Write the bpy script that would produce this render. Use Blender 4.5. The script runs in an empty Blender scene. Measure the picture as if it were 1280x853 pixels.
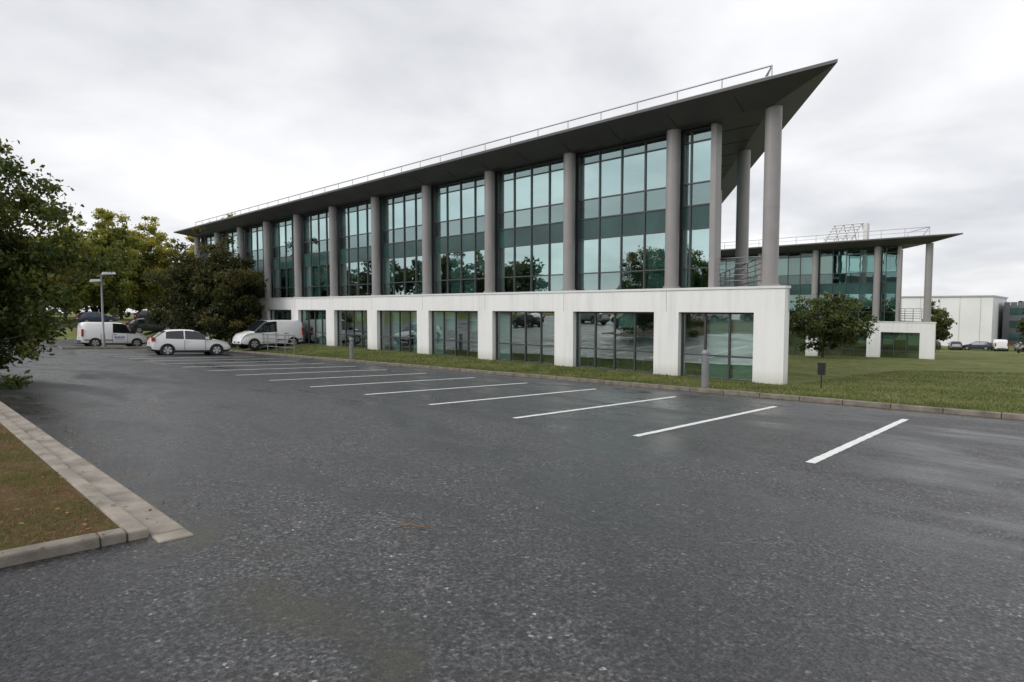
import bpy, math, random
import numpy as np
from mathutils import Vector, Matrix, Quaternion
random.seed(5)
sc = bpy.context.scene
sc.view_settings.view_transform = 'Standard'
sc.view_settings.look = 'None'
sc.view_settings.exposure = 0

# ------------------------------------------------------------ material helpers
def newmat(name):
    m = bpy.data.materials.new(name); m.use_nodes = True
    nt = m.node_tree; nt.nodes.clear()
    out = nt.nodes.new('ShaderNodeOutputMaterial')
    return m, nt, out
def N(nt, t, **kw):
    n = nt.nodes.new(t)
    for k, v in kw.items():
        if k in n.inputs: n.inputs[k].default_value = v
        else: setattr(n, k, v)
    return n
def L(nt, a, b): nt.links.new(a, b)
def ramp(nt, fac, stops):
    r = nt.nodes.new('ShaderNodeValToRGB')
    e = r.color_ramp.elements
    while len(e) < len(stops): e.new(0.5)
    for i, (p, c) in enumerate(stops):
        e[i].position = p
        e[i].color = (c, c, c, 1) if isinstance(c, (int, float)) else (*c, 1)
    L(nt, fac, r.inputs[0]); return r
def noise(nt, vec, scale, detail=4, rough=.55, dist=0):
    n = N(nt, 'ShaderNodeTexNoise'); n.inputs['Scale'].default_value = scale
    n.inputs['Detail'].default_value = detail; n.inputs['Roughness'].default_value = rough
    n.inputs['Distortion'].default_value = dist
    L(nt, vec, n.inputs['Vector']); return n
def mapping(nt, vec, scale):
    m = N(nt, 'ShaderNodeMapping'); m.inputs['Scale'].default_value = scale
    L(nt, vec, m.inputs['Vector']); return m.outputs[0]
def mixc(nt, fac, a, b, mode='MIX'):
    m = nt.nodes.new('ShaderNodeMix'); m.data_type = 'RGBA'; m.blend_type = mode
    def s(i, v):
        if isinstance(v, tuple): m.inputs[i].default_value = (*v, 1) if len(v) == 3 else v
        elif isinstance(v, (int, float)): m.inputs[i].default_value = v if i == 0 else (v, v, v, 1)
        else: L(nt, v, m.inputs[i])
    s(0, fac); s(6, a); s(7, b); return m.outputs[2]
def maprange(nt, v, a, b, c=0., d=1.):
    m = N(nt, 'ShaderNodeMapRange'); L(nt, v, m.inputs[0])
    for i, q in enumerate((a, b, c, d)): m.inputs[i+1].default_value = q
    return m.outputs[0]
def mathn(nt, op, a, b):
    m = N(nt, 'ShaderNodeMath', operation=op)
    for i, v in enumerate((a, b)):
        if isinstance(v, (int, float)): m.inputs[i].default_value = v
        else: L(nt, v, m.inputs[i])
    return m.outputs[0]
def simple(name, col, rough=.5, metal=0., var=.15, scale=3., bump=0., spec=.5, coat=0.):
    m, nt, out = newmat(name)
    p = N(nt, 'ShaderNodeBsdfPrincipled'); tc = N(nt, 'ShaderNodeTexCoord')
    n = noise(nt, tc.outputs['Object'], scale, 6)
    r = ramp(nt, n.outputs[0], [(.3, tuple(c*(1-var) for c in col)), (.7, tuple(min(1, c*(1+var)) for c in col))])
    L(nt, r.outputs[0], p.inputs['Base Color'])
    p.inputs['Roughness'].default_value = rough; p.inputs['Metallic'].default_value = metal
    p.inputs['Specular IOR Level'].default_value = spec; p.inputs['Coat Weight'].default_value = coat
    if bump:
        b = N(nt, 'ShaderNodeBump'); b.inputs['Strength'].default_value = bump; b.inputs['Distance'].default_value = .01
        n2 = noise(nt, tc.outputs['Object'], scale*12, 4)
        L(nt, n2.outputs[0], b.inputs['Height']); L(nt, b.outputs[0], p.inputs['Normal'])
    L(nt, p.outputs[0], out.inputs[0]); return m

def mat_asphalt():
    m, nt, out = newmat('damp_asphalt')
    p = N(nt, 'ShaderNodeBsdfPrincipled'); tc = N(nt, 'ShaderNodeTexCoord'); o = tc.outputs['Object']
    sx = N(nt, 'ShaderNodeSeparateXYZ'); L(nt, o, sx.inputs[0]); Y = sx.outputs[1]
    big = noise(nt, mapping(nt, o, (.15, .40, .3)), 1.0, 8, .62, 1.2)
    mid = noise(nt, o, 1.0, 9, .68, .6)
    sml = noise(nt, o, 9, 6, .7)
    fine = noise(nt, o, 34, 5, .78)
    vor = N(nt, 'ShaderNodeTexVoronoi'); vor.inputs['Scale'].default_value = 52; L(nt, o, vor.inputs['Vector'])
    wet = mathn(nt, 'ADD', mathn(nt, 'MULTIPLY', big.outputs[0], .72), mathn(nt, 'MULTIPLY', mid.outputs[0], .28))
    c1 = ramp(nt, wet, [(.40, (.088, .088, .088)), (.475, (.066, .066, .067)), (.53, (.042, .042, .045)), (.60, (.028, .028, .031))])
    c5 = ramp(nt, sml.outputs[0], [(.3, .74), (.7, 1.28)])
    c3 = ramp(nt, fine.outputs[0], [(.36, .2), (.5, .85), (.60, 1.6), (.72, 4.0)])
    c4 = ramp(nt, vor.outputs['Color'], [(0., .35), (.7, 1.0), (.9, 1.6), (1., 5.5)])
    c = mixc(nt, 1., c1.outputs[0], c5.outputs[0], 'MULTIPLY')
    c = mixc(nt, 1., c, c3.outputs[0], 'MULTIPLY'); c = mixc(nt, 1., c, c4.outputs[0], 'MULTIPLY')
    wob = mathn(nt, 'ADD', Y, mathn(nt, 'MULTIPLY', mid.outputs[0], .12))
    lane = ramp(nt, maprange(nt, wob, 7.4, 8.0), [(0, 1.0), (.45, .97), (.50, .6), (.56, .84), (1, .88)])
    c = mixc(nt, 1., c, lane.outputs[0], 'MULTIPLY')
    edge = mathn(nt, 'MULTIPLY', maprange(nt, Y, 15.2, 16.0), maprange(nt, sml.outputs[0], .4, .62))
    c = mixc(nt, edge, c, (.075, .062, .035))
    edge2 = mathn(nt, 'MULTIPLY', maprange(nt, mathn(nt, 'ABSOLUTE', mathn(nt, 'SUBTRACT', Y, 1.57), 0), .5, 0.), maprange(nt, mid.outputs[0], .48, .62))
    c = mixc(nt, mathn(nt, 'MULTIPLY', edge2, .7), c, (.05, .048, .025))
    L(nt, c, p.inputs['Base Color'])
    rr = ramp(nt, wet, [(.40, .66), (.47, .50), (.52, .37), (.57, .27), (.62, .20)])
    L(nt, rr.outputs[0], p.inputs['Roughness'])
    p.inputs['Specular IOR Level'].default_value = .58
    b = N(nt, 'ShaderNodeBump'); b.inputs['Distance'].default_value = .008
    bs = ramp(nt, wet, [(.42, .8), (.60, .35)]); L(nt, bs.outputs[0], b.inputs['Strength'])
    L(nt, mathn(nt, 'ADD', fine.outputs[0], vor.outputs['Distance']), b.inputs['Height']); L(nt, b.outputs[0], p.inputs['Normal'])
    L(nt, p.outputs[0], out.inputs[0]); return m
def mat_grass(name, cols, sc1=.5):
    m, nt, out = newmat(name)
    p = N(nt, 'ShaderNodeBsdfPrincipled'); tc = N(nt, 'ShaderNodeTexCoord'); o = tc.outputs['Object']
    a = noise(nt, o, sc1, 9, .72, .8); f = noise(nt, o, 24, 5, .75); h = noise(nt, o, 3.2, 6, .7)
    c = ramp(nt, a.outputs[0], [(.34, cols[0]), (.48, cols[1]), (.64, cols[2])])
    f2 = ramp(nt, f.outputs[0], [(.3, .45), (.7, 1.5)]); f3 = ramp(nt, h.outputs[0], [(.3, .65), (.7, 1.3)])
    c = mixc(nt, 1., c.outputs[0], f2.outputs[0], 'MULTIPLY')
    L(nt, mixc(nt, 1., c, f3.outputs[0], 'MULTIPLY'), p.inputs['Base Color'])
    p.inputs['Roughness'].default_value = .9; p.inputs['Specular IOR Level'].default_value = .15
    b = N(nt, 'ShaderNodeBump'); b.inputs['Strength'].default_value = .9; b.inputs['Distance'].default_value = .05
    L(nt, f.outputs[0], b.inputs['Height']); L(nt, b.outputs[0], p.inputs['Normal'])
    L(nt, p.outputs[0], out.inputs[0]); return m
def mat_leaf(name, stops, trans=.35):
    m, nt, out = newmat(name)
    at = N(nt, 'ShaderNodeAttribute', attribute_name='tint')
    r = ramp(nt, at.outputs['Fac'], stops)
    d = N(nt, 'ShaderNodeBsdfPrincipled'); d.inputs['Roughness'].default_value = .5; d.inputs['Specular IOR Level'].default_value = .3
    t = N(nt, 'ShaderNodeBsdfTranslucent'); mx = N(nt, 'ShaderNodeMixShader'); mx.inputs[0].default_value = trans
    L(nt, r.outputs[0], d.inputs['Base Color']); L(nt, r.outputs[0], t.inputs[0])
    L(nt, d.outputs[0], mx.inputs[1]); L(nt, t.outputs[0], mx.inputs[2]); L(nt, mx.outputs[0], out.inputs[0]); return m
def mat_glass(name, trans, refl, base=.28, low=.5):
    m, nt, out = newmat(name)
    tr = N(nt, 'ShaderNodeBsdfTransparent'); tr.inputs[0].default_value = (*trans, 1)
    gl = N(nt, 'ShaderNodeBsdfGlossy'); gl.inputs['Roughness'].default_value = .012
    at = N(nt, 'ShaderNodeAttribute', attribute_name='tint')
    r = ramp(nt, at.outputs['Fac'], [(0, tuple(c*low for c in refl)), (1, refl)]); L(nt, r.outputs[0], gl.inputs[0])
    f = N(nt, 'ShaderNodeFresnel'); f.inputs[0].default_value = 1.55
    ma = N(nt, 'ShaderNodeMath', operation='MULTIPLY_ADD'); L(nt, f.outputs[0], ma.inputs[0]); ma.inputs[1].default_value = 1-base; ma.inputs[2].default_value = base
    mx = N(nt, 'ShaderNodeMixShader'); L(nt, ma.outputs[0], mx.inputs[0]); L(nt, tr.outputs[0], mx.inputs[1]); L(nt, gl.outputs[0], mx.inputs[2])
    tc = N(nt, 'ShaderNodeTexCoord'); n = noise(nt, tc.outputs['Object'], .9, 2)
    b = N(nt, 'ShaderNodeBump'); b.inputs['Strength'].default_value = .12; b.inputs['Distance'].default_value = .02
    L(nt, n.outputs[0], b.inputs['Height']); L(nt, b.outputs[0], gl.inputs['Normal'])
    L(nt, mx.outputs[0], out.inputs[0]); return m
def mat_render(name):
    m, nt, out = newmat(name)
    p = N(nt, 'ShaderNodeBsdfPrincipled'); tc = N(nt, 'ShaderNodeTexCoord'); o = tc.outputs['Object']
    a = noise(nt, mapping(nt, o, (2.5, 2.5, .22)), 1.5, 7, .65); f = noise(nt, o, .6, 5)
    c = ramp(nt, a.outputs[0], [(.26, (.76, .76, .745)), (.5, (.86, .86, .85)), (.7, (.89, .89, .88))])
    g = ramp(nt, f.outputs[0], [(.3, .95), (.7, 1.0)])
    sx = N(nt, 'ShaderNodeSeparateXYZ'); L(nt, o, sx.inputs[0])
    dirt = ramp(nt, maprange(nt, sx.outputs[2], -1.05, -.45), [(0, (.62, .61, .55)), (1, (1, 1, 1))])
    cc = mixc(nt, 1., c.outputs[0], g.outputs[0], 'MULTIPLY')
    L(nt, mixc(nt, 1., cc, dirt.outputs[0], 'MULTIPLY'), p.inputs['Base Color']); p.inputs['Roughness'].default_value = .7
    L(nt, p.outputs[0], out.inputs[0]); return m

M = dict(
 asphalt=mat_asphalt(),
 grass=mat_grass('lawn_grass', [(.08, .10, .028), (.145, .165, .05), (.21, .205, .085)]),
 rough=mat_grass('patchy_grass', [(.09, .10, .022), (.14, .10, .045), (.17, .095, .055)], 1.5),
 paint=simple('road_paint', (.80, .80, .78), .55, var=.16, scale=14, bump=.2),
 kerb=simple('kerb_concrete', (.20, .175, .145), .8, var=.4, scale=4, bump=.6),
 kerb2=simple('gutter_concrete', (.28, .245, .205), .7, var=.38, scale=3, bump=.5),
 white=mat_render('white_render'),
 coping=simple('coping_metal', (.74, .74, .73), .5, var=.06),
 roof=simple('roof_dark_metal', (.08, .078, .077), .42, var=.12, scale=1.2),
 soffit=simple('soffit_panel', (.078, .074, .073), .5, var=.15, scale=.8),
 column=simple('column_grey_paint', (.31, .295, .29), .38, var=.06, scale=2.),
 frame=simple('dark_window_frame', (.06, .066, .068), .4, var=.1),
 spandrel=simple('spandrel_dark_glass', (.035, .085, .078), .1, var=.3, scale=.7),
 rail=simple('galvanised_steel', (.45, .46, .47), .4, metal=.5, var=.1),
 glass=mat_glass('teal_glass', (.52, .84, .80), (.76, 1.0, .98), .64, .42),
 gglass=mat_glass('green_glass', (.56, .82, .75), (.86, 1.0, .97), .44, .7),
 floor=simple('interior_floor', (.3, .29, .27), .8), ceil=simple('interior_ceiling', (.8, .8, .78), .8),
 iwall=simple('interior_wall', (.65, .66, .63), .8, var=.2, scale=.5),
 blind=simple('window_blind', (.84, .86, .86), .8, var=.06, scale=.8),
 desk=simple('desk_wood', (.45, .38, .28), .5), dark=simple('black_plastic', (.012, .012, .013), .5),
 bark=simple('tree_bark', (.085, .068, .05), .9, var=.4, scale=8, bump=.8),
 carwhite=simple('white_car_paint', (.86, .86, .86), .25, var=.01, coat=.6),
 carblack=simple('dark_car_paint', (.018, .02, .024), .22, var=.02, coat=.7),
 cargrey=simple('silver_car_paint', (.35, .36, .37), .3, metal=.4, var=.02, coat=.5),
 carblue=simple('blue_car_paint', (.03, .05, .10), .25, var=.02, coat=.6),
 carglass=simple('car_window', (.012, .016, .018), .04, var=.1, spec=.8),
 tyre=simple('tyre_rubber', (.014, .014, .014), .8), rim=simple('alloy_rim', (.5, .5, .51), .35, metal=.7),
 lampred=simple('tail_lamp', (.35, .01, .01), .15), lampclear=simple('head_lamp', (.6, .62, .64), .08),
 bollard=simple('bollard_grey', (.24, .245, .25), .45, metal=.2, var=.1),
 twig=simple('twig_wood', (.22, .13, .07), .9, var=.3, scale=20),
 wwall=simple('warehouse_cladding', (.80, .80, .80), .6, var=.05, scale=.3),
 dwall=simple('grey_cladding', (.12, .13, .145), .5, var=.15, scale=.3),
 logo=simple('blue_lettering', (.03, .10, .30), .4),
)
leaf_stops = dict(
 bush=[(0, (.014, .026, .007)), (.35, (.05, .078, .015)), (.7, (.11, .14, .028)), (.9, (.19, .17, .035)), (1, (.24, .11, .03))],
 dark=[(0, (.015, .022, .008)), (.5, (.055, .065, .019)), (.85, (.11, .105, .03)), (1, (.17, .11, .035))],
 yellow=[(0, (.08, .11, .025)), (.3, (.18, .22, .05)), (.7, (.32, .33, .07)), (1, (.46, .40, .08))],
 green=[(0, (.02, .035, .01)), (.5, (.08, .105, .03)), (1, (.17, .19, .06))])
for k, v in leaf_stops.items(): M['leaf_'+k] = mat_leaf('leaves_'+k, v, .48 if k == 'yellow' else .35)
M['blade'] = mat_leaf('grass_blades', [(0, (.07, .095, .025)), (.5, (.16, .19, .05)), (.85, (.26, .26, .10)), (1, (.33, .27, .14))])
M['blade2'] = mat_leaf('dry_grass_blades', [(0, (.06, .09, .018)), (.35, (.14, .17, .04)), (.6, (.24, .17, .08)), (1, (.24, .12, .06))])
M['litter'] = mat_leaf('fallen_leaf', [(0, (.10, .06, .03)), (.5, (.22, .13, .05)), (1, (.36, .21, .07))], .1)

# ------------------------------------------------------------ mesh helpers
def empty(name, loc=(0, 0, 0), rotz=0):
    e = bpy.data.objects.new(name, None); e.location = loc; e.rotation_euler[2] = rotz
    e.empty_display_size = .3; sc.collection.objects.link(e); return e
class MB:
    def __init__(s): s.v = []; s.f = []; s.m = []; s.sm = []
    def add(s, vs, fs, m=0, smooth=False):
        o = len(s.v); s.v += [tuple(v) for v in vs]
        for j, f in enumerate(fs): s.f.append([i+o for i in f]); s.m.append(m[j] if isinstance(m, list) else m); s.sm.append(smooth)
    def box(s, x0, x1, y0, y1, z0, z1, m=0):
        s.add([(x0,y0,z0),(x1,y0,z0),(x1,y1,z0),(x0,y1,z0),(x0,y0,z1),(x1,y0,z1),(x1,y1,z1),(x0,y1,z1)],
              [(0,3,2,1),(4,5,6,7),(0,1,5,4),(1,2,6,5),(2,3,7,6),(3,0,4,7)], m)
    def quad(s, a, b, c, d, m=0): s.add([a,b,c,d], [(0,1,2,3)], m)
    def prism(s, poly, z0, z1, m=0):
        n = len(poly)
        s.add([(x,y,z0) for x,y in poly]+[(x,y,z1) for x,y in poly],
              [tuple(range(n))[::-1], tuple(range(n,2*n))]+[(i,(i+1)%n,n+(i+1)%n,n+i) for i in range(n)], m)
    def tube(s, pts, rad, n=8, m=0, cap=True):
        pts = [Vector(p) for p in pts]
        if not isinstance(rad, (list, tuple)): rad = [rad]*len(pts)
        vs = []
        for i, p in enumerate(pts):
            d = (pts[min(i+1,len(pts)-1)]-pts[max(i-1,0)]).normalized()
            a = Vector((0,0,1)) if abs(d.z) < .9 else Vector((1,0,0))
            u = d.cross(a).normalized(); w = d.cross(u)
            for k in range(n):
                t = 2*math.pi*k/n; vs.append(p+(u*math.cos(t)+w*math.sin(t))*rad[i])
        fs = [(i*n+k, i*n+(k+1)%n, (i+1)*n+(k+1)%n, (i+1)*n+k) for i in range(len(pts)-1) for k in range(n)]
        s.add(vs, fs, m, True)
        if cap: s.add(vs[:n], [tuple(range(n))], m); s.add(vs[-n:], [tuple(range(n))], m)
    def obj(s, name, mats, parent=None, tint=None):
        me = bpy.data.meshes.new(name); me.from_pydata(s.v, [], s.f)
        for m in (mats if isinstance(mats, list) else [mats]): me.materials.append(m)
        me.polygons.foreach_set('material_index', s.m); me.polygons.foreach_set('use_smooth', s.sm)
        if tint is not None:
            a = me.attributes.new('tint', 'FLOAT', 'POINT'); a.data.foreach_set('value', tint)
        me.update()
        o = bpy.data.objects.new(name, me); sc.collection.objects.link(o)
        if parent: o.parent = parent
        return o

def sm(a, b, x): t = np.clip((x-a)/(b-a), 0, 1); return t*t*(3-2*t)
def T(X, Y):
    X = np.asarray(X, float); Y = np.asarray(Y, float)
    xc = np.clip(X, -60, 30); yc = np.clip(Y, -30, 120)
    z = .0162*xc-.0446*yc
    lift = np.maximum(0, -1.0-(.0162*xc-.0446*19.8))
    z = z+lift*sm(16, 19.8, Y)*(1-sm(38, 54, Y))
    z = z+np.clip((-60-X)*.03, 0, .9)
    z = z+.14*sm(22, 30, Y)*np.sin(X*.28+1.3)*np.sin(Y*.21)*(1-sm(55, 70, Y))
    return z
def G(X, Y): return T(X, Y)+.1*np.clip((np.asarray(Y, float)-16)/.15, 0, 1)
def g(x, y): return float(G(x, y))

xs = sorted(set([-900,-500,-300,-200,-150,-120,-90,-95,-88,-80,-75,-70,-66,-44,-36.5]+list(range(-60, 31, 1))+[34,40,50,70,100,200,400,900]))
ys = sorted(set([-900,-400,-200,-100,-60,-40,-30,-20,-10,0,2,5,9,16,16.15,16.4,17.2,120,130,150,200,300,500,900]+[round(16.8+.4*i, 2) for i in range(8)]+[19.8]+list(range(20, 70, 1))+list(range(70, 120, 5))))
def sheet(name, x0, x1, y0, y1, dz, mat):
    X = [x for x in xs if x0 <= x <= x1]; Y = [y for y in ys if y0 <= y <= y1]
    gx, gy = np.meshgrid(X, Y); gz = G(gx, gy)+dz
    v = np.stack([gx.ravel(), gy.ravel(), gz.ravel()], 1).tolist(); n = len(X)
    f = [(j*n+i, j*n+i+1, (j+1)*n+i+1, (j+1)*n+i) for j in range(len(Y)-1) for i in range(n-1)]
    b = MB(); b.add(v, f, 0, True); return b.obj(name, mat)
sheet('ground', -900, 900, -900, 900, 0, M['grass'])
sheet('parking_lot_asphalt', -66, 30, -30, 16, .010, M['asphalt'])
sheet('access_road', -95, -88, -60, 70, .010, M['asphalt'])
sheet('connecting_road', -88, -66, 2, 9, .010, M['asphalt'])
sheet('paved_entrance', -44, -36.5, 17.2, 19.8, .012, M['asphalt'])

b = MB()
for k in range(-2, 15):
    x = -2.37-2.57*k; n = 60; ylo, yhi = 8.05+random.uniform(-.05,.05), 14.15+random.uniform(-.1,.1)
    eL = [random.uniform(-.006,.006) for _ in range(n+1)]; eR = [random.uniform(-.006,.006) for _ in range(n+1)]
    for j in range(n):
        a0 = ylo+(yhi-ylo)*j/n; a1 = ylo+(yhi-ylo)*(j+1)/n
        b.quad(*[(px, py, g(px, py)+.014) for px, py in ((x-.06+eL[j],a0),(x+.06+eR[j],a0),(x+.06+eR[j+1],a1),(x-.06+eL[j+1],a1))])
b.obj('parking_bay_markings', M['paint'])

def kerb(name, x0, x1, y0, y1, top, axis, mat, bottom=-.25, step=1.0, base=T, gap=.005):
    b = MB(); a0, a1 = (x0, x1) if axis == 'x' else (y0, y1); a = a0
    while a < a1-1e-6:
        e = min(a+step, a1)
        p, q, r, s_ = (a+gap, e-gap, y0, y1) if axis == 'x' else (x0, x1, a+gap, e-gap)
        j = random.uniform(-.004, .004)
        c = [(p, r), (q, r), (q, s_), (p, s_)]
        b.add([(x, y, float(base(x, y))+bottom) for x, y in c]+[(x, y, float(base(x, y))+top+j) for x, y in c],
              [(0,3,2,1),(4,5,6,7),(0,1,5,4),(1,2,6,5),(2,3,7,6),(3,0,4,7)])
        a = e
    o = b.obj(name, mat); md = o.modifiers.new('b', 'BEVEL'); md.width = .018; md.segments = 2; return o
kerb('lawn_kerb', -44, 30, 16.0, 16.15, .125, 'x', M['kerb'])
TP = lambda x, y: .0162*np.clip(x, -60, 30)-.0446*np.clip(y, -30, 120)
ik = empty('island_kerb')
for nm, args in (('long_kerb', (-27, -5.0, 1.17, 1.31, .075, 'x')), ('short_kerb', (-5.14, -5.0, -12, 1.165, .085, 'y'))):
    kerb(nm, *args, M['kerb2' if nm[0] == 'l' else 'kerb'], base=TP, gap=.002).parent = ik
kerb('gutter_strip', -27, -4.8, 1.315, 1.56, .022, 'x', M['kerb2'], base=TP, gap=.0015, step=2.).parent = ik
def flat_island(name, x0, x1, y0, y1, top, mat):
    b = MB(); nx, ny = max(2, int((x1-x0)*2)), max(2, int((y1-y0)*2))
    X = np.linspace(x0, x1, nx); Y = np.linspace(y0, y1, ny); gx, gy = np.meshgrid(X, Y)
    gz = TP(gx, gy)+top+.02*np.sin(gx*2.1)*np.sin(gy*2.7+1)*((gx > x0+.3)&(gx < x1-.3)&(gy < y1-.3))
    b.add(np.stack([gx.ravel(), gy.ravel(), gz.ravel()], 1).tolist(),
          [(j*nx+i, j*nx+i+1, (j+1)*nx+i+1, (j+1)*nx+i) for j in range(ny-1) for i in range(nx-1)], 0, True)
    return b.obj(name, mat)
flat_island('grass_island', -27, -5.14, -12, 1.17, .06, M['rough'])
flat_island('lamp_island_grass', -49.6, -47.9, 8.0, 13.4, .10, M['grass'])
k2 = empty('lamp_island_kerb')
for nm, a in (('side_a', (-47.9, -47.76, 8, 13.4, .12, 'y')), ('side_b', (-49.74, -49.6, 8, 13.4, .12, 'y')), ('end_a', (-49.74, -47.76, 7.86, 7.998, .12, 'x')), ('end_b', (-49.74, -47.76, 13.402, 13.54, .12, 'x'))):
    kerb(nm, *a, M['kerb'], base=TP).parent = k2

# ------------------------------------------------------------ leaf / blade meshes
rng = np.random.default_rng(3)
def poly_mesh(name, V, k, tint, mat, parent=None):
    n = len(V)//k; me = bpy.data.meshes.new(name)
    me.vertices.add(n*k); me.vertices.foreach_set('co', V.astype(np.float32).ravel())
    me.loops.add(n*k); me.loops.foreach_set('vertex_index', np.arange(n*k, dtype=np.int32))
    me.polygons.add(n); me.polygons.foreach_set('loop_start', np.arange(0, n*k, k, dtype=np.int32))
    me.update(calc_edges=True); me.materials.append(mat)
    a = me.attributes.new('tint', 'FLOAT', 'POINT'); a.data.foreach_set('value', np.repeat(tint, k).astype(np.float32))
    o = bpy.data.objects.new(name, me); sc.collection.objects.link(o)
    if parent: o.parent = parent
    return o
def leafV(C, s):
    n = len(C); u = rng.normal(size=(n, 3)); u /= np.linalg.norm(u, axis=1)[:, None]
    w = rng.normal(size=(n, 3)); w = np.cross(u, w); w /= np.linalg.norm(w, axis=1)[:, None]
    u *= s[:, None]; w *= s[:, None]*.55; k = np.cross(u, w); k /= np.linalg.norm(k, axis=1)[:, None]; k *= s[:, None]*.2
    return np.stack([C-u, C+w+k, C+u, C-w+k], 1).reshape(-1, 3)
def crown(cx, cy, z0, z1, r, nc, nl, cs, ls, lean=0.):
    d = rng.normal(size=(nc, 3)); d /= np.linalg.norm(d, axis=1)[:, None]
    ph = rng.uniform(0, 6, 4)
    lump = 1+.16*np.sin(3*np.arctan2(d[:,1], d[:,0])+ph[0])+.14*np.sin(5*d[:,2]*2+ph[1])+.1*np.sin(7*d[:,0]+ph[2])
    rr = rng.uniform(.05, 1, nc)**.42*lump*rng.uniform(.85, 1.12, nc)
    zc = z0+(z1-z0)*.47; hz = (z1-z0)/2
    P = np.stack([cx+d[:,0]*rr*r, cy+d[:,1]*rr*r, zc+d[:,2]*rr*hz], 1)
    n = nl; idx = np.repeat(np.arange(nc), n)
    sz = rng.uniform(.6, 1.4, nc)*cs
    off = rng.normal(size=(nc*n, 3))*sz[idx][:, None]*.55; off[:, 2] *= .7
    C = P[idx]+off
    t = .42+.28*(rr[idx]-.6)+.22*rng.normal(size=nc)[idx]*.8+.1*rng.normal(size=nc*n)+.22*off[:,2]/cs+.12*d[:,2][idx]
    s = rng.uniform(.6, 1.3, nc*n)*ls
    return C, s, np.clip(t, 0, 1), P
def limbs(b, base, P, h0, r0, k=22, stems=1):
    bx, by, bz = base
    top = P[:,2].max()
    ax = P[:,0].mean(); ay = P[:,1].mean()
    pts = [Vector((bx+(ax-bx)*t+.12*math.sin(5*t+bx)*t, by+(ay-by)*t+.1*math.cos(4*t)*t, bz-.2+(top-bz)*.85*t)) for t in (0,.03,.15,.35,.6,.8,1)]
    b.tube(pts, [r0*1.5, r0*1.1, r0*.9, r0*.7, r0*.45, r0*.25, r0*.06], 9)
    sel = rng.choice(len(P), min(k, len(P)), replace=False)
    for i in sel:
        q = Vector(P[i]); hh = min(max(.2, (q.z-bz)/(top-bz)-.28), .75)
        s = hh*.99
        zs = bz+(top-bz)*.85*s; s0 = Vector((bx+(ax-bx)*s, by+(ay-by)*s, zs))
        mid = s0.lerp(q, .5)+Vector((0, 0, -.06*(q-s0).length))
        r = r0*.38*(1-s*.6)
        b.tube([s0, mid, q], [r, r*.6, r*.15], 6)
def tree(name, x, y, h, r, z0, nc, nl, cs, ls, leaf, trunk=.14, k=24, off=(0, 0)):
    gz = g(x, y); e = empty(name, (0, 0, 0))
    C, s, t, P = crown(x+off[0], y+off[1], gz+z0, gz+h, r, nc, nl, cs, ls)
    C[:, 2] = np.maximum(C[:, 2], gz+.05)
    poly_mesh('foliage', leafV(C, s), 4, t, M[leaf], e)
    b = MB(); limbs(b, (x, y, gz), P, z0, trunk, k); b.obj('trunk_and_limbs', M['bark'], e)
    return e
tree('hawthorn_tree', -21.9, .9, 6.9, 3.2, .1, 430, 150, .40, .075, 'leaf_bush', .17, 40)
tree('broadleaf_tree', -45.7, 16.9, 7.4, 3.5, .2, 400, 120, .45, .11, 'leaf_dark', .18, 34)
tree('young_tree', -13.9, 49.6, 4.7, 3.0, .9, 150, 90, .42, .11, 'leaf_green', .1, 30)
tree('young_tree', -13.4, 97.6, 6.2, 1.5, 1.2, 80, 60, .5, .2, 'leaf_green', .12, 8)
tree('broadleaf_tree', -1.9, 98, 6.6, 2.6, .6, 120, 60, .6, .22, 'leaf_dark', .15, 8)

def treeline(name, specs, leaf, ls=.34, nc=110, nl=48, cs=.2, dt=0.):
    e = empty(name); Cs, Ss, Ts = [], [], []; b = MB()
    for (x, y, h, r) in specs:
        gz = g(x, y); C, s, t, P = crown(x, y, gz+h*.1, gz+h, r, nc, nl, r*cs, ls)
        Cs.append(C); Ss.append(s); Ts.append(np.clip(t+dt+rng.uniform(-.15, .15), 0, 1)); limbs(b, (x, y, gz), P, h*.12, .22, 8)
    poly_mesh('foliage', leafV(np.concatenate(Cs), np.concatenate(Ss)), 4, np.concatenate(Ts), M[leaf], e)
    b.obj('trunks', M['bark'], e)
R = random.Random(11)
treeline('background_trees', [(-100, 17, 13.8, 3.6), (-97, 22, 15.4, 3.2), (-104, 29, 16.2, 3.4), (-99, 35, 15.4, 3.0), (-101, 8, 12.5, 5), (-108, 21, 14.5, 4.2), (-98, 45, 15.8, 3.8), (-112, 44, 18, 4.5), (-104, 12, 12.5, 4.4), (-100, 54, 14, 4.5), (-106, 25, 14.5, 3.4), (-103, 40, 17.2, 3.2)], 'leaf_yellow', .20, 230, 80, .17, .1)
treeline('background_treeline', [(-122-R.uniform(0, 12), -22+8*i, R.uniform(10, 13), 6.0) for i in range(18)], 'leaf_green', .42, 110, 50)
treeline('distant_treeline', [(-120+13*i, 215+R.uniform(-8, 8), R.uniform(7, 9), 9) for i in range(15)], 'leaf_green', .8, 60, 30)
treeline('roadside_trees', [(-125+9*i, -32+R.uniform(-4, 4), R.uniform(8.5, 13), 5) for i in range(7)]+[(-45+11*i, -56+R.uniform(-4, 4), R.uniform(5, 8), 4.5) for i in range(8)], 'leaf_dark', .4, 80, 40)

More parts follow.
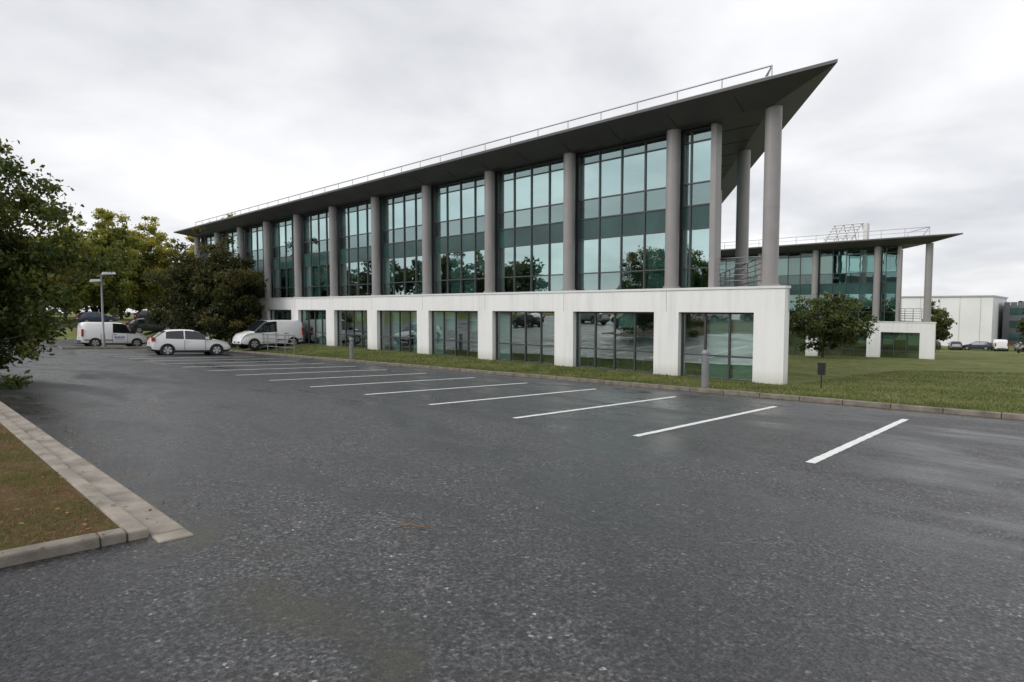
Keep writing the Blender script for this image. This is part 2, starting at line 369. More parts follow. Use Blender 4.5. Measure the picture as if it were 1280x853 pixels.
def blades(name, P, h, w, mat):
    n = len(P); a = rng.uniform(0, 2*math.pi, n); hh = h*rng.uniform(.5, 1.4, n); ww = w*rng.uniform(.6, 1.3, n)
    dx = np.cos(a)*ww; dy = np.sin(a)*ww; l = rng.normal(size=(n, 2))*hh[:, None]*.45
    A = P+np.stack([dx, dy, np.zeros(n)], 1); B = P-np.stack([dx, dy, np.zeros(n)], 1)
    C = P+np.stack([l[:,0], l[:,1], hh], 1)
    t = np.clip(.45+.2*rng.normal(size=n)+.16*np.sin(P[:,0]*.9+2*np.sin(P[:,1]*1.3))+.16*np.sin(P[:,0]*3.3-2*np.sin(P[:,1]*2.1+P[:,0])), 0, 1)
    poly_mesh(name, np.stack([A, B, C], 1).reshape(-1, 3), 3, t, mat)
n = 75000; X = -5.16-9*rng.uniform(0, 1, n)**1.3; Y = 1.15-3.2*rng.uniform(0, 1, n)
keep = (np.sin(X*3.1+np.sin(Y*4))*np.sin(Y*2.7+X)+rng.uniform(-.9, 1.2, n)) > .05; X, Y = X[keep], Y[keep]
blades('island_grass_blades', np.stack([X, Y, TP(X, Y)+.055], 1), .036, .004, M['blade2'])
n = 120000; X = rng.uniform(-38, 8, n); Y = 16.14+rng.uniform(0, 1, n)**1.5*20
k = (Y < 19.75) | (X > -6.4); X, Y = X[k], Y[k]
blades('lawn_grass_blades', np.stack([X, Y, G(X, Y)], 1), .06, .013, M['blade'])
X = np.concatenate([-5-8*rng.uniform(0, 1, 380)**1.2, rng.uniform(-16, -6, 30), rng.uniform(-30, 2, 160)])
Y = np.concatenate([1.9-3*rng.uniform(0, 1, 380), rng.uniform(1.8, 5, 30), 15.95-rng.uniform(0, 1, 160)**3*1.2]); n = len(X)
Z = np.where((Y < 1.17) & (X < -5.14), TP(X, Y)+.09, np.where((Y < 1.57) & (X < -4.8), TP(X, Y)+.09, TP(X, Y)+.02))
C = np.stack([X, Y, Z], 1); V = leafV(C, rng.uniform(.012, .034, n)).reshape(n, 4, 3); V[:, :, 2] = Z[:, None]+(V[:, :, 2]-Z[:, None])*.3
poly_mesh('fallen_leaves', V.reshape(-1, 3), 4, rng.uniform(0, 1, n), M['litter'])
b = MB(); z0 = g(-3.8, 2.87)+.022
b.tube([(-3.92, 2.80, z0), (-3.84, 2.86, z0+.012), (-3.75, 2.90, z0+.004), (-3.66, 2.98, z0+.01)], [.004, .006, .005, .002], 6)
b.tube([(-3.84, 2.86, z0+.012), (-3.86, 2.93, z0+.03)], [.004, .002], 6)
b.tube([(-3.75, 2.90, z0+.004), (-3.71, 2.87, z0+.02)], [.003, .002], 6)
b.obj('twig', M['twig'])

# ------------------------------------------------------------ office building
U = Vector((-.522, .853))
def office(name, loc, up=0., nb=10, deep=1.2, seed=1, detail=True):
    rd = random.Random(seed); e = empty(name, loc)
    XR, YF = -6.7, 19.8; XL = -10.85-4.8*nb-1.2; YB = 38.
    zt = 2.3; ZT = 8.05+up; zb = -1.0-deep
    col = [-10.85-4.8*k for k in range(nb+1)]
    off = lambda p, t: (p[0]+U.x*t, p[1]+U.y*t)
    w = MB()
    w.box(XL, XR, YF, YF+.3, 1.43, zt-.08)
    pr = []
    for k in range(nb+1):
        x = col[k]-.04; pr.append((x-.5, x+.5))
    for x0, x1 in pr: w.box(x0, x1, YF, YF+.42, zb, 1.43)
    w.box(-7.68, XR, YF, YF+.42, zb, 1.43)
    for i in range(nb+1):
        r = -7.68 if i == 0 else pr[i-1][0]; l = pr[i][1]
        w.box(l, r, YF+.06, YF+.4, zb, -.93)
    yb = YB
    endp = off((XR, YF+.43), (yb-YF-.43)/U.y)
    w.add([(XR, YF+.43, zb), (*endp, zb), (endp[0]-.35, endp[1], zb), (XR-.35, YF+.43, zb)]+
          [(XR, YF+.43, zt-.08), (*endp, zt-.08), (endp[0]-.35, endp[1], zt-.08), (XR-.35, YF+.43, zt-.08)],
          [(0,3,2,1),(4,5,6,7),(0,1,5,4),(1,2,6,5),(2,3,7,6),(3,0,4,7)])
    w.box(XL, XL+.3, YF+.43, yb, zb, zt-.08)
    w.box(XL, endp[0]-3., yb, yb+.3, zb, ZT-.1)
    w.obj('white_base_walls', M['white'], e)
    c = MB(); c.box(XL-.03, XR+.03, YF-.035, YF+.44, zt-.08, zt)
    p0 = (XR+.03, YF+.44); p1 = off(p0, (yb-YF-.44)/U.y)
    c.prism([p0, p1, (p1[0]-.4, p1[1]), (p0[0]-.4, p0[1])], zt-.08, zt)
    c.obj('base_coping', M['coping'], e)
    j = MB()
    for k in range(nb+1): j.box(col[k]-.046, col[k]-.034, YF-.002, YF+.01, 1.44, zt-.09)
    j.obj('render_joints', M['kerb'], e)
    s = MB()
    e1 = off((XR-.4, YF+.44), (yb-YF-.44)/U.y)
    s.prism([(XL+.3, YF+.44), (XR-.4, YF+.44), e1, (XL+.3, yb)], zt-.35, zt-.012)
    gx = -9.4; g1 = off((gx-.1, YF+.75), (yb-YF-.75)/U.y)
    s.prism([(XL+.3, YF+.72), (gx-.2, YF+.72), g1, (XL+.3, yb-.01)], 4.72+up*.5, 5.0+up*.5)
    s.obj('floor_slabs', M['floor'], e)
    s = MB(); s.box(XL+.4, gx-4, 25.5, 25.6, zt, ZT-.3)
    s.box(XL+.4, -10.6, 25.5, 25.6, zb, zt-.4)
    for k in range(nb+1):
        if k and rd.random() < .6: s.box(col[k]-.06, col[k]+.06, YF+1.6, 25.4, zt+.01, ZT-.3)
        if rd.random() < .6: s.box(col[k]-.06, col[k]+.06, YF+1.2, 25.4, zb, zt-.4)
    s.obj('interior_partitions', M['iwall'], e)
    s = MB()
    cq = off((gx-.6, YF+.9), 9.4); cpoly = [(XL+.4, YF+.9), (gx-.6, YF+.9), cq, (XL+.4, cq[1])]
    s.prism(cpoly, 4.60+up*.5, 4.70+up*.5); s.prism(cpoly, ZT-.22, ZT-.12)
    s.box(XL+.4, -10.8, YF+.9, 25.4, zt-.46, zt-.37); s.box(-10.79, -8.6, YF+.9, 22.5, zt-.46, zt-.37)
    s.obj('ceilings', M['ceil'], e)
    s = MB(); s.box(XL+.4, -10.5, YF+.5, 25.45, -1.0, -.93); s.box(-10.49, -8.6, YF+.5, 22.5, -1.0, -.93); s.obj('ground_floor', M['floor'], e)
    if detail:
        d = MB()
        for zf in (-.93, zt, 5.0+up*.5):
            for k in range(nb):
                for q in range(3):
                    x = col[k]-.9-q*1.5; y = YF+1.1+rd.random()*1.2
                    if rd.random() < .8:
                        d.box(x-.65, x+.65, y, y+.7, zf+.71, zf+.74); d.box(x-.62, x-.58, y+.05, y+.65, zf, zf+.71); d.box(x+.58, x+.62, y+.05, y+.65, zf, zf+.71)
                        d.box(x-.25, x+.25, y+.3, y+.34, zf+.85, zf+1.2, 1); d.box(x-.04, x+.04, y+.32, y+.36, zf+.74, zf+.85, 1)
                    if rd.random() < .35: d.box(x-.4, x+.4, y+1.6, y+2.0, zf, zf+1.3+rd.random()*.7, 2)
        d.obj('office_furniture', [M['desk'], M['dark'], M['iwall']], e)
    zr = [zt, 3.03, 4.45, 5.30, 6.10, 7.57, ZT]
    if up: zr = [zt]+[zt+(z-zt)*(1+up/5.75) for z in zr[1:-1]]+[ZT]
    yg = YF+.62
    fr = MB(); gl = MB(); gt = []; sp = MB(); bl = MB()
    bays = [(col[0], gx, 1)]+[(col[k+1], col[k], 4) for k in range(nb)]
    def pane(m, x0, x1, y, z0, z1, tl, lo=0., hi=1.):
        a, c_ = math.radians(rd.uniform(-.35, .35)), math.radians(rd.uniform(-.3, .3))
        xm, zm = (x0+x1)/2, (z0+z1)/2
        m.quad(*[(x, y+(x-xm)*a+(z-zm)*c_, z) for x, z in ((x0,z0),(x1,z0),(x1,z1),(x0,z1))]); tl += [rd.uniform(lo, hi)]*4
    TL = {0: (.35, .6), 1: (.75, 1.), 3: (.15, .35), 4: (.8, 1.), 5: (.0, .25)}
    for x0, x1, npn in bays:
        xe0 = x0+.28; xe1 = x1-.28 if npn == 4 else x1-.05
        edges = [xe0+(xe1-xe0)*i/npn for i in range(npn+1)] if npn == 4 else [xe0, xe0+.28, xe1]
        for i, x in enumerate(edges): fr.box(x-.026, x+.026, yg-.06, yg+.08, zt, ZT-.02)
        fr.box(x0-.03, xe0-.03, yg+.0, yg+.09, zt, ZT-.02)
        if npn == 4: fr.box(xe1+.03, x1+.03-.062, yg+.0, yg+.09, zt, ZT-.02)
        for z in zr[:-1]: fr.box(xe0, xe1, yg-.045, yg+.075, max(z-.024, zt+.001), z+.024)
        fr.box(xe0, xe1, yg-.045, yg+.075, ZT-.09, ZT-.03)
        for i in range(len(edges)-1):
            a, c_ = edges[i]+.026, edges[i+1]-.026
            for q in range(6):
                if q == 2: sp.box(a, c_, yg-.01, yg+.03, zr[q]+.024, zr[q+1]-.024)
                else: pane(gl, a, c_, yg, zr[q]+.024, zr[q+1]-.024, gt, *TL[q])
            for (lo, hi, pb) in ((zr[0], zr[2], .55), (zr[3]+.8, zr[5], .7)):
                if rd.random() < pb:
                    dr = rd.choice([.3, .5, .8, 1., 1., 1.])*(hi-lo)
                    bl.box(a+.02, c_-.02, yg+.14, yg+.15, hi-dr+.03, hi-.04)
    fr.box(gx-.06, gx+.14, yg-.24, yg+.2, zt, ZT-.02, 1)
    L_ = (yb-yg)/U.y; ng = 12
    q0 = Vector((gx-.05, yg+.2))
    for i in range(ng):
        a = q0+U*(L_-.4)*i/ng; c_ = q0+U*(L_-.4)*(i+1)/ng
        for qz in range(6):
            z0, z1 = zr[qz], zr[qz+1]
            vv = ((a.x,a.y,z0),(c_.x,c_.y,z0),(c_.x,c_.y,z1),(a.x,a.y,z1))
            if qz == 2: sp.quad(*vv)
            else: gl.quad(*vv); gt += [rd.random()]*4
        fr.box(a.x-.04, a.x+.04, a.y-.04, a.y+.04, zt, ZT-.02)
    for i in range(8):
        y0 = yg+.3+i*2.1
        for qz in range(6):
            vv = ((XL+1.,y0,zr[qz]),(XL+1.,y0+2.1,zr[qz]),(XL+1.,y0+2.1,zr[qz+1]),(XL+1.,y0,zr[qz+1]))
            if qz == 2: sp.quad(*vv)
            else: gl.quad(*vv); gt += [rd.random()]*4
        fr.box(XL+.95, XL+1.05, y0-.05, y0+.05, zt, ZT-.02)
    fr.obj('curtain_wall_frames', [M['frame'], M['column']], e); gl.obj('curtain_wall_glass', M['glass'], e, gt)
    sp.obj('spandrel_panels', M['spandrel'], e); bl.obj('window_blinds', M['blind'], e)
    fr = MB(); gl = MB(); gt = []; bl = MB(); yw = YF+.27
    ops = [(pr[0][1], -7.68)]+[(pr[k+1][1], pr[k][0]) for k in range(nb)]
    for x0, x1 in ops:
        npn = 4 if x1-x0 > 3 else 3
        ed = [x0+.03+(x1-x0-.06)*i/npn for i in range(npn+1)]
        for x in ed: fr.box(x-.03, x+.03, yw-.05, yw+.05, -.93, 1.428)
        for z in (-.895, -.1, 1.395): fr.box(x0+.06, x1-.06, yw-.04, yw+.04, z-.03, z+.03)
        for i in range(npn):
            pane(gl, ed[i]+.03, ed[i+1]-.03, yw, -.865, -.13, gt); pane(gl, ed[i]+.03, ed[i+1]-.03, yw, -.07, 1.365, gt)
            if rd.random() < .5: bl.box(ed[i]+.05, ed[i+1]-.05, yw+.16, yw+.17, rd.choice([-.88, -.88, .4, .8]), 1.38)
    fr.obj('ground_window_frames', M['frame'], e); gl.obj('ground_window_glass', M['gglass'], e, gt); bl.obj('ground_blinds', M['blind'], e)
    c = MB()
    A = Vector((-7.3, YF+.3)); pos = [(x, YF+.3) for x in col]+[tuple(A)]+[tuple(A+U*t) for t in (5.5, 14.0, 19.8)]
    for x, y in pos:
        c.tube([(x, y, zt-.01), (x, y, zt+.08)], .31, 28)
        c.tube([(x, y, zt+.08), (x, y, ZT+.02)], .255, 28)
        for z in (4.85, ZT-.35): c.tube([(x, y, z), (x, y, z+.018)], .259, 28)
    c.obj('columns', M['column'], e)
    out = [(XL-.4, 18.62), (-5.05, 18.62), off((-5.05, 18.62), (YB+1.2-18.62)/U.y), (XL-.4, YB+1.2)]
    inn = [(XL+1.2, 19.75), (-7.2, 19.75), off((-7.2, 19.75), (YB-.6-19.75)/U.y), (XL+1.2, YB-.6)]
    ze = 8.55+up
    r = MB(); vs = [(x,y,ze) for x,y in out]+[(x,y,ze-.09) for x,y in out]+[(x,y,ZT) for x,y in inn]+[(x,y,ze+.14) for x,y in inn]
    for i in range(4):
        k = (i+1) % 4
        r.add(vs, [(i,k,4+k,4+i)], 0); r.add(vs, [(4+i,4+k,8+k,8+i)], 1); r.add(vs, [(i,12+i,12+k,k)], 0)
    r.add(vs, [(8,9,10,11)], 1); r.add(vs, [(12,13,14,15)], 0)
    r.obj('roof_canopy', [M['roof'], M['soffit']], e)
    r = MB(); x = XL+1.5
    while x < -7.4:
        r.add([(x, 18.66, ze-.088), (x+.025, 18.66, ze-.088), (x+.025, 19.75, ZT-.004), (x, 19.75, ZT-.004),
               (x, 18.66, ze-.098), (x+.025, 18.66, ze-.098), (x+.025, 19.75, ZT-.016), (x, 19.75, ZT-.016)],
              [(0,1,2,3),(7,6,5,4),(0,4,5,1),(1,5,6,2),(2,6,7,3),(3,7,4,0)])
        x += 2.4
    for t in range(2, 20, 2):
        p = Vector((-7.2, 19.75))+U*t; r.box(p.x-9, p.x, p.y-.012, p.y+.012, ZT-.012, ZT-.002)
    r.obj('soffit_seams', M['dark'], e)
    r = MB(); y = 19.85; zr1 = ze+.78
    x = XL+1.6; xe = -7.3
    r.tube([(x, y, zr1), (xe, y, zr1)], .028, 6); r.tube([(x, y, zr1-.32), (xe, y, zr1-.32)], .018, 6)
    nP = int((xe-x)/1.6)
    for i in range(nP+1):
        xx = x+(xe-x)*i/nP; r.tube([(xx, y, ze+.1), (xx, y, zr1)], .02, 6)
    r.tube([(xe, y, zr1), (xe-.55, y+.4, ze+.1)], .022, 6); r.tube([(xe, y, zr1), (xe-2, y+3.2, zr1)], .025, 6); r.tube([(xe-2, y+3.2, zr1), (xe-2, y+3.2, ze)], .02, 6)
    r.obj('roof_guard_rail', M['rail'], e)
    r = MB(); a = Vector((-7.75, YF+1.0)); bq = a+U*14
    for z in (zt+.25, zt+.45, zt+.65, zt+.85, zt+1.05):
        r.tube([(a.x, a.y, z), (bq.x, bq.y, z)], .017 if z < zt+1 else .026, 6)
        r.tube([(a.x, a.y, z), (gx+.1, YF+.9, z)], .016, 6)
    for i in range(10):
        p = a+U*14*i/9; r.tube([(p.x, p.y, zt-.01), (p.x, p.y, zt+1.05)], .025, 6)
    r.obj('terrace_railing', M['bollard'], e)
    return e
office('office_building', (0, 0, 0))
e2 = office('office_building', (-1.1, 36.8, -1.86), up=.45, nb=9, deep=1.6, seed=7)
b = MB(); z0 = 9.15
for i in range(4):
    x = -13.2-i*.7; b.tube([(x, 21, z0-.1), (x+.9, 21, z0+1.55)], .06, 6); b.tube([(x+.9, 21, z0+1.55), (x+.9, 22.6, z0-.1)], .04, 6)
for j in range(7):
    s = j/6; b.tube([(-15.4+.9*s, 20.96, z0+.1+1.4*s), (-13.1+.9*s, 20.96, z0+.1+1.4*s)], .05, 6)
b.box(-12.2, -11.9, 21, 21.8, z0-.1, z0+1.5)
b.obj('rooftop_screen_frame', M['coping'], e2)

# ------------------------------------------------------------ far buildings
e = empty('white_warehouse'); w = MB(); zb = -7
w.box(-42, -10.3, 134.7, 165, zb, 3.5)
w.obj('walls', M['wwall'], e)
w = MB(); w.box(-42.2, -10.1, 134.5, 165.2, 3.5, 3.75)
for i in range(11): w.box(-42+i*3.0, -41.95+i*3.0, 134.66, 134.70-.003, -5.6, 3.45)
w.obj('parapet_and_seams', M['rail'], e)
w = MB()
for i in range(2): w.box(-39+i*6, -36+i*6, 134.6, 134.69, -5.45, -2.2)
w.obj('loading_doors', M['rail'], e)
e = empty('grey_industrial_building'); w = MB(); w.box(-9.6, 40, 146, 175, -7, 2.6); w.obj('walls', M['dwall'], e)
w = MB()
for r_ in range(3):
    for i in range(14): w.box(-8.6+i*3.2, -6.6+i*3.2, 145.93, 145.99, -4.6+r_*2.4, -3.3+r_*2.4)
w.obj('windows', M['spandrel'], e)
w = MB()
for i in range(48): w.box(-9.6+i*1., -9.5+i*1., 145.92, 145.997, 2.0, 2.8)
w.obj('parapet', M['coping'], e)

# ------------------------------------------------------------ vehicles
def car_mesh(kind, paint, name):
    if kind == 'hatch':
        W, Ln, belt = .85, 4.0, .90
        st = [(-2.0,.34,.60),(-1.985,.28,.76),(-1.95,.25,.88),(-1.88,.24,.97),(-1.72,.22,1.12),(-1.52,.22,1.28),(-1.34,.22,1.37),(-1.10,.2,1.42),(-.46,.19,1.455),(-.40,.19,1.455),(-.05,.19,1.44),(.08,.19,1.425),(.36,.19,1.34),(.70,.19,1.14),(1.0,.19,.965),(1.08,.19,.94),(1.42,.2,.875),(1.72,.22,.785),(1.88,.24,.69),(1.97,.28,.57),(2.0,.34,.47)]
        ws = (.08, 1.0); rw = (-1.88, -1.34); pillars = [(-.46, -.40)]; side = (-1.34, 1.0)
        wb = (-1.26, 1.22); wr = .31
    else:
        W, Ln, belt = .9, 4.2, 1.05
        st = [(-2.1,.34,.9),(-2.09,.28,1.3),(-2.07,.25,1.62),(-2.0,.24,1.76),(-1.8,.22,1.81),(-1.0,.2,1.83),(-.3,.19,1.83),(-.22,.19,1.83),(.3,.19,1.81),(.38,.19,1.80),(.60,.19,1.72),(.95,.19,1.42),(1.28,.19,1.14),(1.36,.19,1.10),(1.6,.2,1.05),(1.85,.22,.95),(2.0,.25,.80),(2.07,.28,.62),(2.1,.34,.5)]
        ws = (.38, 1.28); rw = (9, 9); pillars = []; side = (-.22, 1.28)
        wb = (-1.3, 1.33); wr = .32
    b = MB(); rings = []
    for (y, bo, tp) in st:
        ends = min(abs(y+Ln/2), abs(y-Ln/2))
        w = W*(1-.16*math.exp(-ends*4.5)-.03*math.exp(-ends*1.2))
        roof = 1.455 if kind == 'hatch' else 1.83
        be = min(belt+.05*(-y/2), tp-.05)
        q = max(0, (tp-be)/(roof-belt)); wrf = w*(1-.24*min(1, q)) if kind == 'hatch' else w*(1-.11*min(1, q))
        h = be-bo
        rings.append([(0,y,bo),(w*.86,y,bo),(w*.97,y,bo+.10),(w,y,bo+h*.45),(w*.985,y,bo+h*.8),(w*.955,y,be),(wrf,y,max(be+.01,tp-.07)),(wrf*.84,y,tp-.012),(0,y,tp+.012)])
    nR = len(rings[0])
    for sgn in (1, -1):
        vs = [(x*sgn, y, z) for r in rings for x, y, z in r]; fs, ms = [], []
        for i in range(len(rings)-1):
            ya, yb_ = st[i][0], st[i+1][0]
            for k in range(nR-1):
                m = 0
                if k == 5 and side[0] <= ya and yb_ <= side[1] and (ya, yb_) not in pillars: m = 1
                if k >= 6 and ((ws[0] <= ya and yb_ <= ws[1]) or (rw[0] <= ya and yb_ <= rw[1])): m = 1
                if k <= 1: m = 2
                f = (i*nR+k, i*nR+k+1, (i+1)*nR+k+1, (i+1)*nR+k)
                fs.append(f if sgn < 0 else f[::-1]); ms.append(m)
        body = [j for j in range(len(fs)) if ms[j] != 1]; gls = [j for j in range(len(fs)) if ms[j] == 1]
        b.add(vs, [fs[j] for j in body], [ms[j] for j in body], True); b.add(vs, [fs[j] for j in gls], 1, False)
    for r in (rings[0], rings[-1]):
        pts = r+[(-x, y, z) for x, y, z in r[::-1]][1:-1]; b.add(pts, [tuple(range(len(pts)))], 0)
    for y in wb:
        for sg in (1, -1):
            x = W*sg
            b.tube([(x*.80, y, wr), (x+.006*sg, y, wr)], wr+.055, 28, 2)
            b.tube([(x*.78, y, wr), (x+.012*sg, y, wr), (x+.022*sg, y, wr)], [wr, wr, wr-.03], 28, 3)
            b.tube([(x, y, wr), (x+.028*sg, y, wr)], wr*.66, 24, 4)
            for a in range(5):
                t = 2*math.pi*a/5+.3; cx_, cz_ = math.cos(t), math.sin(t)
                p = Vector((x+.030*sg, y+cx_*wr*.4, wr+cz_*wr*.4)); d_ = Vector((0, -cz_, cx_))*.035; o_ = Vector((0, cx_, cz_))*.07
                b.add([p-d_*.3-o_, p+d_*.3-o_, p+d_*1.3+o_, p-d_*1.3+o_], [(0,1,2,3)], 3)
    F = Ln/2
    for sg in (1, -1):
        if kind == 'hatch':
            b.add([(sg*.50,F-.04,.64),(sg*.77,F-.17,.66),(sg*.76,F-.38,.79),(sg*.52,F-.13,.73)], [(0,1,2,3)], 5)
            b.box(min(sg*.56, sg*.80), max(sg*.56, sg*.80), -F-.005, -F+.15, .80, 1.0, 6)
        else:
            b.add([(sg*.52,F-.02,.72),(sg*.80,F-.16,.74),(sg*.79,F-.30,.93),(sg*.56,F-.10,.85)], [(0,1,2,3)], 5)
            b.box(min(sg*.70, sg*.85), max(sg*.70, sg*.85), -F-.01, -F+.1, .78, 1.3, 6)
        my = ws[1]-.30 if kind == 'hatch' else ws[1]-.35
        b.box(min(sg*W*.96, sg*(W+.15)), max(sg*W*.96, sg*(W+.15)), my-.07, my+.07, belt+.02, belt+.16, 0 if kind == 'hatch' else 2)
        seams = (-.43, .62) if kind == 'hatch' else (-.95, -.24, .72)
        for y in seams: b.box(min(sg*W*.992, sg*(W+.004)), max(sg*W*.992, sg*(W+.004)), y-.008, y+.008, .34, belt-.04, 2)
        for y in seams[:2]: b.box(min(sg*W*.99, sg*(W+.022)), max(sg*W*.99, sg*(W+.022)), y+.08, y+.24, belt-.13, belt-.09, 0 if kind == 'hatch' else 2)
        b.box(min(sg*W*.98, sg*(W+.012)), max(sg*W*.98, sg*(W+.012)), wb[0]+wr+.07, wb[1]-wr-.07, .22, .30, 2)
        if kind != 'hatch':
            b.box(min(sg*W*.99, sg*(W+.006)), max(sg*W*.99, sg*(W+.006)), -1.95, -.2, .50, .56, 2)
    b.box(-.45, .45, F-.03, F+.006, .38, .50, 2); b.box(-.26, .26, F+.004, F+.016, .40, .50, 5); b.box(-.26, .26, -F-.016, -F-.002, .62, .73, 5)
    b.box(-.6, .6, -F-.012, -F+.05, .36, .50, 2)
    return b.obj(name, [paint, M['carglass'], M['dark'], M['tyre'], M['rim'], M['lampclear'], M['lampred'], M['logo']])
def place(name, kind, paint, x, y, rot, mesh=None, gz=None):
    e = empty(name)
    if mesh: o = bpy.data.objects.new('body_and_wheels', mesh); sc.collection.objects.link(o)
    else: o = car_mesh(kind, paint, 'body_and_wheels')
    o.parent = e; z = (g(x, y) if gz is None else gz)+.012
    h = .5; nx = -(g(x+h, y)-g(x-h, y))/(2*h); ny = -(g(x, y+h)-g(x, y-h))/(2*h)
    if abs(ny) > .08: ny = 0
    nrm = Vector((nx, ny, 1)).normalized(); q = Vector((0, 0, 1)).rotation_difference(nrm)
    e.rotation_mode = 'QUATERNION'
    e.rotation_quaternion = q @ Quaternion((0, 0, 1), rot); e.location = (x, y, z); return o
place('parked_hatchback_car', 'hatch', M['carwhite'], -36.6, 11.9, -.10)
v1 = place('parked_van', 'van', M['carwhite'], -52.2, 11.7, 0)
lb = MB()
for i, wd in enumerate((.09, .07, .09, .05, .08, .09)): lb.box(.895, .908, -.12+i*.11, -.12+i*.11+wd, .70, .80)
lb.box(.895, .908, -.10, .45, .60, .63)
lb.obj('side_lettering', M['logo'], v1.parent)
v2 = place('parked_van', 'van', M['carwhite'], -39.2, 17.68, math.pi, gz=-1.10)
dk = place('parked_car', 'hatch', M['carblack'], -67.0, 18.3, 0)
place('parked_car', 'hatch', None, -70.5, 22.0, 0, dk.data)
gr = place('parked_car', 'hatch', M['cargrey'], -87, 12, math.pi*.02); bu = place('parked_car', 'hatch', M['carblue'], -87.3, 18, .02)
for i, (yy, mm) in enumerate([(7, dk), (24, dk), (30, gr), (36, bu)]): place('parked_car', 'hatch', None, -87.1, yy, 0, mm.data)
for i, mm in enumerate([gr, dk, gr, bu, v2, gr, dk, v2, gr, bu]):
    place('parked_car', 'hatch', None, -20+i*2.9, 124, math.pi/2 if i % 3 == 0 else .2, mm.data)
for x, mm in ((-13, v2), (-18, gr), (-23.4, v2), (-31, bu), (-36, gr), (-44, dk)): place('parked_car', 'hatch', None, x, -9.5, math.pi*.5, mm.data)

# ------------------------------------------------------------ street furniture
e = empty('street_lamp', (-48.8, 10.4, g(-48.8, 10.4)+.1)); b = MB()
b.tube([(0,0,-.1),(0,0,.9),(0,0,.92),(0,0,5.0)], [.10,.10,.07,.06], 14); b.box(-.14,.14,-.14,.14,-.02,.03)
b.tube([(0,-.25,4.9),(0,.75,5.0)], .035, 8); b.tube([(0,-.25,4.45),(0,.2,4.5)], .03, 8)
b.obj('pole', M['bollard'], e)
b = MB()
for (y0, y1, z) in ((.05, .85, 5.02), (-.65, -.05, 4.5)):
    b.add([(-.24,y0,z),(.24,y0,z),(.24,y1,z+.05),(-.24,y1,z+.05),(-.15,y0+.05,z+.17),(.15,y0+.05,z+.17),(.15,y1-.08,z+.2),(-.15,y1-.08,z+.2)],
          [(0,3,2,1),(4,5,6,7),(0,1,5,4),(1,2,6,5),(2,3,7,6),(3,0,4,7)])
b.obj('lamp_heads', M['rail'], e)
def bollard(x, y):
    e = empty('bollard_light', (x, y, g(x, y)-.02)); b = MB()
    b.tube([(0,0,-.1),(0,0,.80)], .105, 24); b.tube([(0,0,.80),(0,0,1.0)], .075, 20, 1)
    for i in range(5): b.tube([(0,0,.82+i*.04),(0,0,.832+i*.04)], .108, 24)
    b.tube([(0,0,1.0),(0,0,1.02),(0,0,1.10),(0,0,1.14)], [.108,.115,.11,.06], 24)
    b.tube([(0,0,0),(0,0,.03)], .15, 20)
    b.obj('bollard_body', [M['bollard'], M['lampclear']], e)
bollard(-7.7, 16.33); bollard(-26.7, 16.33)
e = empty('marker_post', (-5.45, 19.4, g(-5.45, 19.4))); b = MB()
b.tube([(0,0,-.1),(0,0,.5)], .018, 8); b.box(-.10,.10,-.05,.05,.42,.76); b.box(-.11,.11,-.06,.06,.76,.79); b.box(-.06,.06,-.062,-.05,.55,.70)
b.obj('post_and_box', M['dark'], e)
e = empty('ramp_railing'); b = MB(); yy = 16.9
zz = lambda x: g(x, yy)
for i in range(9):
    x = -43.6+i*1.2; b.tube([(x, yy, zz(x)-.1), (x, yy, zz(x)+1.05)], .03, 8)
for h in (.3, .55, .8, 1.05): b.tube([(-43.6, yy, zz(-43.6)+h), (-34, yy, zz(-34)+h)], .022 if h < 1 else .032, 8)
for h in (.55, 1.05): b.tube([(-43.6, yy, zz(-43.6)+h), (-43.6, 19.5, -1+h)], .022, 8)
b.obj('rails_and_posts', M['bollard'], e)

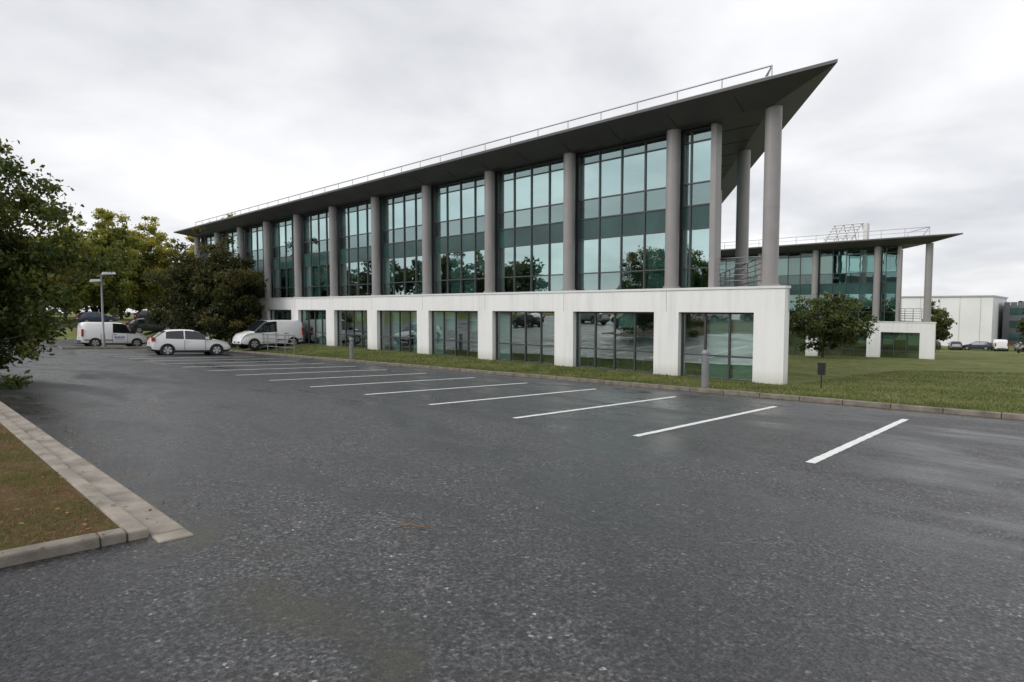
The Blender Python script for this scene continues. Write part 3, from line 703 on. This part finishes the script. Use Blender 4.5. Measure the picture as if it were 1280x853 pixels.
# ------------------------------------------------------------ world + sun + camera
w = bpy.data.worlds.new("World"); sc.world = w; w.use_nodes = True; nt = w.node_tree; nt.nodes.clear()
out = nt.nodes.new('ShaderNodeOutputWorld'); bg = nt.nodes.new('ShaderNodeBackground'); bg.inputs[1].default_value = 1.18
sv = Vector((-.35, -.75, .62)).normalized()
sky = nt.nodes.new('ShaderNodeTexSky'); sky.sky_type = 'NISHITA'; sky.sun_disc = False
sky.sun_elevation = math.asin(sv.z); sky.sun_rotation = math.atan2(sv.x, sv.y)
skc = mixc(nt, 1., sky.outputs[0], (.1, .1, .1), 'MULTIPLY')
tc = nt.nodes.new('ShaderNodeTexCoord'); sx = nt.nodes.new('ShaderNodeSeparateXYZ'); L(nt, tc.outputs['Generated'], sx.inputs[0])
adv = mathn(nt, 'ADD', mathn(nt, 'ABSOLUTE', sx.outputs[2], 0), .22)
dv = N(nt, 'ShaderNodeVectorMath', operation='DIVIDE'); cb = nt.nodes.new('ShaderNodeCombineXYZ')
for i in range(3): L(nt, adv, cb.inputs[i])
L(nt, tc.outputs['Generated'], dv.inputs[0]); L(nt, cb.outputs[0], dv.inputs[1])
n1 = noise(nt, dv.outputs[0], .8, 6, .48, .4); n2 = noise(nt, dv.outputs[0], 2.6, 5, .5, .3)
fac = mathn(nt, 'ADD', mathn(nt, 'MULTIPLY', n1.outputs[0], .7), mathn(nt, 'MULTIPLY', n2.outputs[0], .3))
cl = ramp(nt, fac, [(.36, (.58, .595, .63)), (.45, (.68, .69, .72)), (.53, (.79, .795, .815)), (.63, (.92, .92, .93))])
L(nt, mixc(nt, .95, skc, cl.outputs[0]), bg.inputs[0]); L(nt, bg.outputs[0], out.inputs[0])
sd = bpy.data.lights.new('sun', 'SUN'); sd.energy = 1.5; sd.angle = math.radians(35); sd.color = (1, .97, .93)
so = bpy.data.objects.new('sun', sd); sc.collection.objects.link(so); so.rotation_euler = sv.to_track_quat('Z', 'Y').to_euler()
cd = bpy.data.cameras.new('camera'); cam = bpy.data.objects.new('camera', cd); sc.collection.objects.link(cam)
cd.sensor_width = 36; cd.lens = 20.84; cd.clip_end = 3000; cd.clip_start = .05
cam.location = (0, 0, 1.6); cam.rotation_euler = (math.radians(90-3.244), 0, math.radians(43.37))
sc.camera = cam
